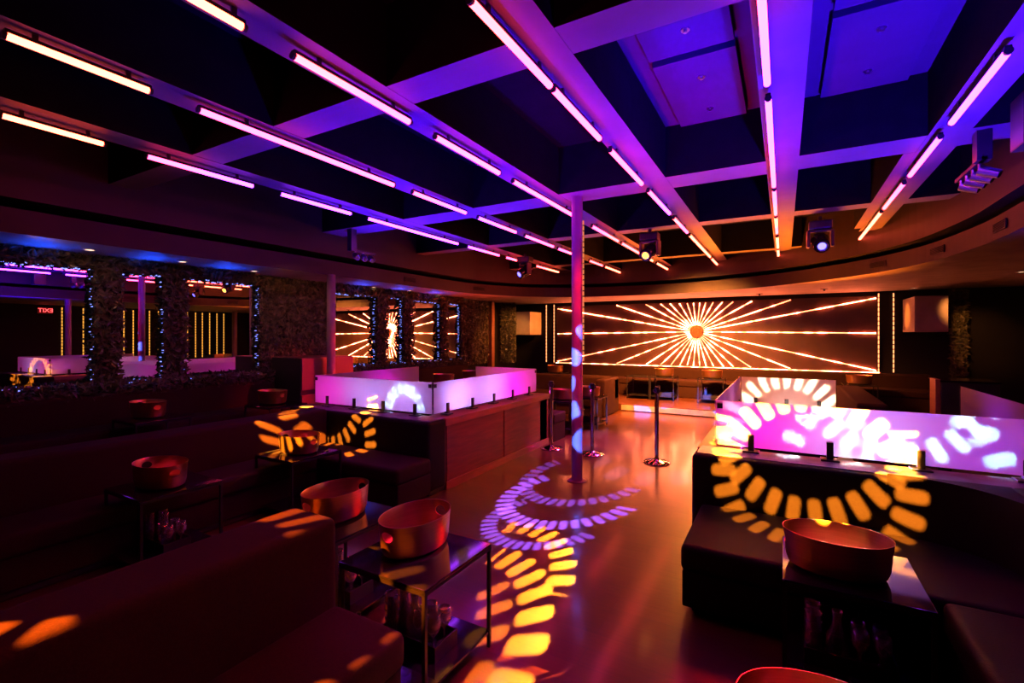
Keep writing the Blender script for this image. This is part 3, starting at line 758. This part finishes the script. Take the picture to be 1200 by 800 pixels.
inst('bottle', BOT, -1.86+.0, 1.70, .088, 'small dark bottle on the lower shelf of the nearest left table', 'bottle', None)
ck = thing('check_presenter', (.36, 2.60, .088), 'black bill folder with a shiny edge under the right side table', 'bill folder', rz=.3)
mesh_obj('cover', BX(-.09, .09, -.06, .06, 0, .012, bev=.002), M['dark'], ck); mesh_obj('metal_edge', BX(.09, .094, -.06, .06, 0, .013), M['gold'], ck)

# ------------------------------------------------------------------ stanchions
sp = thing('stanchion', (-1.43, 6.30, 0), 'chrome stanchion post right of the steel pole, alone', 'stanchion', 'chrome stanchions')
bm = bmesh.new(); lathe(bm, [(.0, .0), (.165, .0), (.165, .012), (.15, .022), (.06, .035), (.032, .05), (.032, .06)], 36); o = mesh_obj('base', bm, M['chrome'], sp); shade_auto(o)
bm = bmesh.new(); cyl(bm, (0, 0, .05), (0, 0, .90), .0255, n=24); o = mesh_obj('post', bm, M['chrome'], sp); shade_auto(o)
bm = bmesh.new(); cyl(bm, (0, 0, .90), (0, 0, .975), .034, n=24); cyl(bm, (0, 0, .975), (0, 0, .985), .034, .028, n=24); o = mesh_obj('belt_head', bm, M['blackmetal'], sp); shade_auto(o)
for a in range(4):
    c, s = math.cos(a*PI/2+.5), math.sin(a*PI/2+.5)
    bm = bmesh.new(); cyl(bm, (.03*c, .03*s, .935), (.048*c, .048*s, .935), .016, n=8); mesh_obj('belt_slot', bm, M['blackmetal'], sp)
dup(sp, (-2.31, 6.30, 0), 0, 'chrome stanchion post just right of the steel pole')
dup(sp, (-2.95, 6.33, 0), .4, 'chrome stanchion post at the far corner of the left booth')

# ------------------------------------------------------------------ moving head lights
def moving_head(x, y, lensmat, label, tilt, pan):
    t = thing('moving_head_light', (x, y, ZB), label, 'stage light', 'moving head lights')
    bm = bmesh.new(); box(bm, -.13, .13, -.10, .10, -.17, -.06, bev=.015); mesh_obj('base_box', bm, M['dark'], t)
    bm = bmesh.new(); cyl(bm, (0, 0, -.06), (0, 0, 0.001), .025, n=12); box(bm, -.06, .06, -.02, .02, -.075, -.055); mesh_obj('hanging_clamp', bm, M['blackmetal'], t)
    yk = thing('yoke', (0, 0, -.17), '', '', None); 
    del yk['label']; del yk['category']
    bpy.data.objects.remove(yk)
    R = Matrix.Rotation(pan, 4, 'Z')
    bm = bmesh.new(); box(bm, -.15, .15, -.04, .04, -.20, -.172, bev=.008)
    for s in (-1, 1): box(bm, s*.135-.018, s*.135+.018, -.05, .05, -.40, -.18, bev=.01)
    bmesh.ops.transform(bm, matrix=R, verts=bm.verts); mesh_obj('yoke', bm, M['dark'], t)
    # head: barrel along local -Y tilted
    Mh = Matrix.Translation((0, 0, -.33)) @ R @ Matrix.Rotation(tilt, 4, 'X')
    bm = bmesh.new()
    cyl(bm, (0, -.14, 0), (0, .06, 0), .085, .105, n=28); cyl(bm, (0, .06, 0), (0, .15, 0), .105, .07, n=28); cyl(bm, (0, -.15, 0), (0, -.135, 0), .092, n=28)
    bmesh.ops.transform(bm, matrix=Mh, verts=bm.verts); o = mesh_obj('head', bm, M['blackgloss'], t); shade_auto(o)
    bm = bmesh.new(); cyl(bm, (0, -.156, 0), (0, -.150, 0), .048, n=24); bmesh.ops.transform(bm, matrix=Mh, verts=bm.verts); mesh_obj('lens', bm, lensmat, t)
    bm = bmesh.new(); lathe(bm, [(.05, 0), (.07, .004), (.07, .01), (.05, .006)], 24); bmesh.ops.transform(bm, matrix=Mh @ Matrix.Translation((0, -.15, 0)) @ Matrix.Rotation(PI/2, 4, 'X'), verts=bm.verts); mesh_obj('lens_ring', bm, M['silver'], t)
    return t
moving_head(-1.72, 7.14, M['lensO'], 'moving head light glowing orange over the dance floor', .5, -.25)
moving_head(.42, 7.5, M['lensB'], 'moving head light with a blue-violet lens at the right ceiling', .55, .1)
moving_head(-4.33, 8.1, M['lensB'], 'moving head light with a white-violet lens over the left side', .5, -.5)

# small spot clusters
def cluster(x, y, z, label, n, r=.045):
    t = thing('spotlight_bar', (x, y, z), label, 'stage light', 'small spotlight bars')
    h = ZB-z if x > 0 else ZB-z
    mesh_obj('drop_post', BX(-.045, .045, -.05, .05, -.05, h, bev=.003), M['dark'], t)
    mesh_obj('cross_bar', BX(-.02, .02, -.05, .15*n, -.05, -.02, bev=.003), M['blackmetal'], t)
    for i in range(n):
        yy = .06+i*.15
        bm = bmesh.new(); cyl(bm, (.0, yy, -.10), (.10, yy-.05, -.16), r, r*.85, n=18); cyl(bm, (0, yy, -.03), (0, yy, -.11), .012, n=8)
        o = mesh_obj('spot_can', bm, M['silver'], t); shade_auto(o)
        bm = bmesh.new(); cyl(bm, (.10, yy-.05, -.16), (.103, yy-.0515, -.1618), r*.7, n=14); mesh_obj('spot_lens', bm, M['chrome'], t)
p = onz(415, 288, 2.95)
cluster(-5.55, 4.95, 2.95, 'black bar of three small spotlights under the left tubes by the mirrors', 3)
cl = cluster(1.33, 4.98, 3.04, 'cluster of silver spotlights hanging at the right edge of the ceiling', 4, .04)
sb = thing('ceiling_speaker', (1.44, 4.36, 2.88), 'black box speaker hanging at the right edge of the ceiling', 'speaker')
mesh_obj('cabinet', BX(-.11, .11, -.11, .11, 0, .34, bev=.01), M['dark'], sb); mesh_obj('grille', BX(-.095, .095, -.116, -.111, .02, .32, bev=.002), M['blackmetal'], sb)

# ------------------------------------------------------------------ downlights, vents
def downlight(p, label, col=None):
    t = thing('downlight', (p.x, p.y, 2.6), label, 'downlight', 'recessed ceiling downlights')
    bm = bmesh.new(); lathe(bm, [(.045, -.001), (.062, -.001), (.064, -.008), (.050, -.012), (.045, -.004)], 24); mesh_obj('trim_ring', bm, M['white'], t)
    bm = bmesh.new(); cyl(bm, (0, 0, -.006), (0, 0, -.0005), .044, n=20); mesh_obj('lens', bm, col or M['down'], t)
for i, (px, py, w) in enumerate(((105, 292, 'above the first left mirror'), (214, 306, 'above the second left foliage post'), (298, 317, 'at the near end of the living wall'), (438, 336, 'above the first foliage post right of the violet pole'),
                    (480, 340, 'above the second foliage post right of the violet pole'), (514, 345, 'above the post before the narrow far mirror'), (543, 349.5, 'above the dark far living wall'), (626, 355, 'above the left cream speaker'),
                    (1071, 337, 'above the right cream speaker'), (1197, 318, 'at the right edge of the picture'))):
    downlight(onz(px, py, 2.6), 'round lit downlight '+w)
for px, py, w in ((966, 338.5, 'right of the sunburst centre'), (890, 344, 'above the right rays near the centre')):
    p = onz(px, py, 2.6); bm = bmesh.new(); cyl(bm, (0, 0, -.012), (0, 0, 0), .07, .075, n=20); cyl(bm, (0, 0, -.04), (0, 0, -.012), .02, n=10)
    o = mesh_obj('ceiling_sensor', bm, M['dark']); o.location = (p.x, p.y, 2.6); tag(o, 'dark round ceiling sensor '+w, 'sensor', 'round ceiling sensors')
def vent(y, x, ang, label):
    t = thing('air_vent', (x, y, 2.715), label, 'air vent', 'vents in the curved fascia', ang)
    mesh_obj('vent_frame', BX(-.16, .16, -.012, .0, -.045, .045, bev=.003), M['dfascia'], t)
    bm = bmesh.new()
    for i in range(5): box(bm, -.145, .145, -.016, -.012, -.036+i*.016, -.028+i*.016)
    mesh_obj('slat', bm, M['gap'], t)
def fvent(idx, label):
    a, b = CUR[idx], CUR[idx+1]; m = (a+b)/2; tdir = (b-a).normalized(); n = Vector((tdir.y, -tdir.x)); c = Vector((-2.2, 4.5))
    if (m-c).dot(n) > 0: n = -n
    ang = math.atan2(n.y, n.x)+PI/2
    q = m+n*.006; vent(q.y, q.x, ang, label)
def near_idx(x, y): return min(range(len(CUR)-1), key=lambda i: (CUR[i]-Vector((x, y))).length)
fvent(near_idx(1.2, 8.9), 'air vent in the right curved fascia, farthest of the three')
fvent(near_idx(1.7, 7.7), 'air vent in the right curved fascia, middle of the three')
fvent(near_idx(1.83, 6.2), 'air vent in the right curved fascia, nearest of the three')
fvent(near_idx(-6.2, 7.4), 'air vent in the left curved fascia, nearer one')
fvent(near_idx(-6.0, 9.2), 'air vent in the left curved fascia, farther one')

# ------------------------------------------------------------------ lights
def aim(o, tgt): o.rotation_euler = (Vector(tgt)-o.location).to_track_quat('-Z', 'Y').to_euler()
def spot(name, loc, tgt, col, power, ang=40, blend=.6, rad=.05):
    l = bpy.data.lights.new(name, 'SPOT'); l.energy = power; l.color = col; l.spot_size = math.radians(ang); l.spot_blend = blend; l.shadow_soft_size = rad
    o = link(bpy.data.objects.new(name, l)); o.location = loc; aim(o, tgt); return o
def area(name, loc, tgt, col, power, sx, sy, spread=180):
    l = bpy.data.lights.new(name, 'AREA'); l.shape = 'RECTANGLE'; l.size = sx; l.size_y = sy; l.energy = power; l.color = col; l.spread = math.radians(spread)
    o = link(bpy.data.objects.new(name, l)); o.location = loc; aim(o, tgt); return o
def point(name, loc, col, power, rad=.05):
    l = bpy.data.lights.new(name, 'POINT'); l.energy = power; l.color = col; l.shadow_soft_size = rad
    o = link(bpy.data.objects.new(name, l)); o.location = loc; return o

def gobo(loc, tgt, rdeg, col, power, slots=26, wr=.16, duty=.58, soft=.08, rot=0, keep=None):
    """spotlight through a round gobo plate with a ring of slots: rdeg ring radius in degrees"""
    o = spot('gobo_spot', loc, tgt, (1, 1, 1), power, ang=(rdeg*1.3+3)*2, blend=.02, rad=.012)
    l = o.data; l.use_nodes = True; nt = l.node_tree; nt.nodes.clear()
    out = nt.nodes.new('ShaderNodeOutputLight'); em = nt.nodes.new('ShaderNodeEmission'); nt.links.new(em.outputs[0], out.inputs[0])
    em.inputs[0].default_value = (*col, 1)
    tc = nt.nodes.new('ShaderNodeTexCoord'); sx = nt.nodes.new('ShaderNodeSeparateXYZ'); nt.links.new(tc.outputs['Normal'], sx.inputs[0])
    def mth(op, a, b=None):
        n = nt.nodes.new('ShaderNodeMath'); n.operation = op
        for i, v in enumerate((a, b)):
            if v is None: continue
            if isinstance(v, (int, float)): n.inputs[i].default_value = v
            else: nt.links.new(v, n.inputs[i])
        return n.outputs[0]
    X, Y, Z = sx.outputs
    az = mth('ABSOLUTE', Z)
    r = mth('DIVIDE', mth('SQRT', mth('ADD', mth('MULTIPLY', X, X), mth('MULTIPLY', Y, Y))), az)
    R0 = math.tan(math.radians(rdeg))
    u = mth('DIVIDE', mth('SUBTRACT', r, R0), R0*wr)
    ph = mth('ARCTAN2', Y, X)
    fr = mth('FRACT', mth('ADD', mth('MULTIPLY', ph, slots/(2*PI)), 100.0+rot))
    v = mth('DIVIDE', mth('MULTIPLY', mth('SUBTRACT', fr, .5), r), duty/2*R0)
    d = mth('ADD', mth('POWER', mth('ABSOLUTE', u), 5), mth('POWER', mth('ABSOLUTE', v), 3.2))
    mr = nt.nodes.new('ShaderNodeMapRange'); mr.inputs[1].default_value = 1+soft*3; mr.inputs[2].default_value = 1-soft*3; mr.inputs[3].default_value = 0; mr.inputs[4].default_value = 1
    nt.links.new(d, mr.inputs[0]); res = mr.outputs[0]
    if keep:  # added mask: cuts the projected ring of slots down to an arc
        kx, ky, th = keep; n_ = math.hypot(kx, ky)
        rr = mth('SQRT', mth('ADD', mth('MULTIPLY', X, X), mth('MULTIPLY', Y, Y)))
        dt = mth('DIVIDE', mth('ADD', mth('MULTIPLY', X, kx/n_), mth('MULTIPLY', Y, ky/n_)), rr)
        res = mth('MULTIPLY', res, mth('GREATER_THAN', dt, th))
    nt.links.new(res, em.inputs[1])
    return o
OR = (1, .30, .016); BL = (.055, .04, 1.0); CY = (.30, .72, 1.0); WH = (1, .78, .80)
MH1 = (-1.72, 6.9, 2.86)
LB = (-2.4, .9, 3.1)
LC = (0, 0, 3.1)
LD = (-3, 0, 3.1)
# rings on the dance floor
gobo(MH1, (-1.86, 1.80, 0), 7.3, OR, 50000, 28, .15, .60, keep=(-.85, -.53, .45))
gobo(MH1, (-2.05, 1.45, 0), 7.3, OR, 22000, 28, .13, .50, keep=(-.95, -.30, .72))
gobo(MH1, (-1.90, 2.61, 0), 7.2, OR, 38000, 28, .15, .60, keep=(-.485, -.875, .62))
gobo(LB, (-2.0, 5.2, 0), 6.6, BL, 85000, 38, .13, .68, keep=(-.2, -1, -.2))
gobo(LB, (-1.9, 4.5, 0), 7.0, BL, 170000, 38, .15, .68, keep=(-.2, -1, -.3))
gobo(LB, (-1.85, 3.85, 0), 6.1, BL, 85000, 38, .15, .70, keep=(-.2, -1, -.2))
gobo((-1.2, .3, 3.1), (-1.45, 5.07, 1.1), 8.0, (.06, .16, 1), 26000, 15, .18, .55)
# rings on the right banquette
gobo(LC, (.12, 3.75, 1.10), 7.0, OR, 60000, 28, .14, .60, keep=(0, -1, -.1))
gobo(LC, (.15, 3.75, .74), 6.8, OR, 60000, 28, .15, .60)
# rings on the left corner banquette
gobo(LD, (-4.55, 3.75, .93), 5.6, OR, 85000, 27, .17, .52, keep=(0, -1, -.1))
gobo(LD, (-4.36, 3.55, .55), 5.9, OR, 85000, 27, .17, .52, keep=(.3, -1, -.2))
# pale rings falling on the glass from inside the room
gobo((-4.3, 8.0, 2.9), ony(474, 484, 4.02), 3.1, CY, 26000, 17, .26, .60)
gobo((.42, 8.3, 2.9), ony(1045, 440, 4.02), 6.0, CY, 3600, 26, .15, .55)
gobo((.42, 8.3, 2.9), ony(1040, 565, 4.02), 7.0, CY, 2800, 26, .13, .55)
gobo((.6, 8.6, 2.9), ony(925, 505, 4.02), 4.4, WH, 1600, 24, .22, .6)
gobo((.2, 11.2, 2.5), ony(922, 500, 6.47), 6.0, (1, .70, .40), 7000, 26, .20, .6)
# orange ring raking the foreground banquette
gobo((-3.3, -1.0, 3.1), (-2.0, .98, .6), 7.6, (1, .16, .004), 16000, 22, .16, .5)

# added lamps without fixtures, making the frosted glass glow from behind
LV = (.50, .30, 1); MG = (1, .008, .78); VI = (.22, .03, 1)
def wash(loc, tgt, col, p, sx=.5, sy=.06): return area('booth_wash', (loc[0], loc[1], .72), tgt, col, p*.035, sx, sy, 60)
wash((-4.95, 4.75, .5), (-4.95, 4.02, .98), MG, 40)
wash((-4.2, 4.75, .5), (-4.3, 4.02, .98), LV, 41)
wash((-3.7, 4.75, .5), (-3.65, 4.02, .98), LV, 41)
wash((-3.9, 4.4, .5), (-3.27, 4.5, .98), LV, 82)
wash((-3.9, 5.2, .5), (-3.27, 5.2, .98), LV, 62)
wash((-3.9, 5.7, .5), (-3.27, 5.75, .98), MG, 58)
wash((-3.9, 6.1, .5), (-3.27, 6.2, .98), (1, .05, .5), 24)
wash((-4.6, 5.2, .5), (-5.17, 5.2, .98), MG, 45)
wash((-3.9, 5.9, .5), (-3.8, 6.47, .98), MG, 40)
wash((-.1, 4.75, .5), (-.2, 4.02, .98), MG, 49)
wash((.45, 4.75, .5), (.45, 4.02, .98), LV, 62)
wash((1.0, 4.75, .5), (1.05, 4.02, .98), (.3, .08, 1), 27)
wash((.2, 5.4, .5), (-.46, 5.3, .98), (1, .3, .6), 27)
wash((.1, 5.9, .5), (.1, 6.47, .98), (1, .6, .5), 27)
wash((1.0, 5.3, .5), (1.53, 5.4, .98), (.45, .02, 1), 24)
# added spots without fixtures, tinting booth side, pole, speakers, hedges, sofas and riser
red = (1, .010, .012)
spot('red_side', (-1.2, 4.6, 3.1), (-3.1, 5.2, .4), (1, .005, .012), 420, 50, .9)
spot('magenta_pole', (-1.5, 3.3, 3.1), (-2.04, 5.07, 1.7), (1, .008, .28), 260, 44, .9)
spot('amber_left_speaker', (-4.4, 12.3, 2.5), (-6.3, 12.4, 2.0), (1, .26, .03), 500, 34, .6)
spot('amber_right_speaker', (.6, 12.2, 2.5), (2.17, 12.3, 2.05), (1, .22, .02), 420, 20, .6)
spot('amber_post', (-4.6, 11.0, 2.5), (-6.8, 11.3, 1.6), (1, .24, .03), 420, 50, .9)
spot('amber_hedge_left', (-5.2, 10.6, 2.5), (-6.95, 11.9, 1.6), (1, .34, .07), 320, 44, .9)
spot('amber_hedge_right', (2.4, 10.9, 2.5), (3.3, 12.7, 1.6), (1, .30, .06), 160, 36, .9)
spot('red_sofa', (-.5, 1.9, 3.1), (-1.9, .9, .7), (1, .07, .015), 120, 56, 1)
spot('violet_long_sofa', (-3.0, 3.4, 3.1), (-4.6, 2.8, .5), (.8, .01, .5), 90, 60, 1)
spot('magenta_table', (-.3, 3.3, 3.1), (-1.5, 1.9, .2), (1, .008, .45), 420, 26, .8)
spot('orange_far_sofas', (-1.6, 8.2, 3.1), (-3.4, 9.8, .4), (1, .22, .02), 2600, 60, .9)
spot('orange_far_right', (-.6, 10.6, 2.5), (1.6, 9.2, .8), (1, .16, .01), 300, 50, .9)
spot('riser_blue', (-1.9, 8.0, 3.1), (-1.8, 10.3, .1), (.03, .05, 1), 500, 22, .9)
for y in (1.1, 1.9, 2.9, 3.8, 6.3, 7.3, 8.4):  # mirror-wall blue grazers
    spot('blue_grazer', (-6.78, y, 2.36), (-6.72, y, 2.6), (.006, .06, 1), 14, 150, 1)
spot('hedge_warm', (-5.9, 4.0, 2.55), (-7.1, 5.2, 1.7), (1, .35, .15), 30, 90, 1)  # warm spots added without fixtures to bring out the foliage
spot('hedge_warm', (-6.2, 1.6, 2.55), (-7.1, 3.2, 1.7), (1, .5, .35), 16, 100, 1)
spot('red_cabinet', (-4.2, 6.6, 3.05), (-6.3, 5.3, .9), (1, .02, .04), 1300, 34, .8)  # added red spot with no fixture, reddens the cabinet doors
# ceiling washes
area('blue_bay_wash_a', (.5, 3.0, 3.26), (.5, 3.2, 3.7), (.0, .0, 1), 9, .5, .6)
area('blue_bay_wash_b', (-.55, 3.4, 3.26), (-.55, 3.6, 3.7), (.0, .0, 1), 9, .4, .6)
spot('violet_up_middle', (.9, 3.3, .9), (.5, 4.0, 3.22), (.045, .002, 1), 2600, 105, 1, .1)  # this and the uplights below are added lamps standing without any fixture
spot('violet_up_near', (-2.5, 3.5, .8), (-2.4, 3.4, 3.22), (.045, .0, 1), 1400, 105, 1, .1)
spot('violet_up_left', (-4.6, 4.6, .9), (-4.0, 5.0, 3.22), (.07, .004, 1), 2000, 105, 1, .1)
spot('magenta_up_centre', (-1.3, 4.2, .2), (-1.15, 4.5, 3.22), (1, .0, .13), 620, 62, 1, .1)
spot('magenta_up_near', (-.9, 1.2, .2), (-1.2, 2.0, 3.22), (1, .0, .25), 160, 50, 1, .1)
spot('orange_up_far', (-.2, 9.4, .3), (-.1, 8.7, 3.22), (1, .17, .006), 3000, 78, 1, .1)
spot('orange_up_far', (-2.2, 9.6, .3), (-2.1, 8.9, 3.22), (1, .17, .006), 2400, 70, 1, .1)
spot('orange_up_right', (-.6, 6.2, .6), (1.5, 8.3, 3.05), (1, .13, .006), 3600, 48, 1, .1)
spot('red_up_left', (-4.5, 9.1, .8), (-5.6, 8.6, 3.0), (1, .05, .03), 416, 100, 1, .1)
spot('red_floor_wash', (-.3, 5.8, 3.1), (-.9, 3.2, 0), (1, .008, .001), 260, 95, 1, .2)  # this and the remaining floor and stage washes are added, with no fixture
spot('violet_floor_wash', (-3.6, 3.0, 3.1), (-2.7, 3.9, 0), (.45, .0, 1), 45, 60, 1, .2)
spot('orange_floor_wash', (-1.2, 9.9, 3.1), (-1.4, 7.6, 0), (1, .30, .03), 900, 80, 1, .2)
spot('magenta_floor_wash', (-2.2, 8.6, 3.1), (-2.7, 7.0, 0), (1, .02, .75), 1200, 36, 1, .2)
spot('stage_wash', (-1.8, 9.6, 3.1), (-1.6, 11.3, .2), (1, .27, .04), 6500, 110, 1, .2)

# ------------------------------------------------------------------ world, camera, view
w = bpy.data.worlds.new('world'); S.world = w; w.use_nodes = True
w.node_tree.nodes['Background'].inputs[0].default_value = (.004, .002, .004, 1); w.node_tree.nodes['Background'].inputs[1].default_value = 1
cam = bpy.data.cameras.new('camera'); co = link(bpy.data.objects.new('camera', cam)); S.camera = co
co.location = (0, 0, CH); co.rotation_euler = (PI/2, 0, YAW)
cam.sensor_width = 36; cam.lens = 36*FP/1200; cam.shift_y = -(400-HY)/1200; cam.clip_start = .05
S.view_settings.view_transform = 'Standard'; S.view_settings.look = 'None'; S.view_settings.exposure = 0; S.view_settings.gamma = 1
S.cycles.max_bounces = 7; S.cycles.diffuse_bounces = 3; S.cycles.glossy_bounces = 4; S.cycles.transparent_max_bounces = 16
S.cycles.caustics_reflective = False; S.cycles.caustics_refractive = False
S.cycles.sample_clamp_indirect = 4
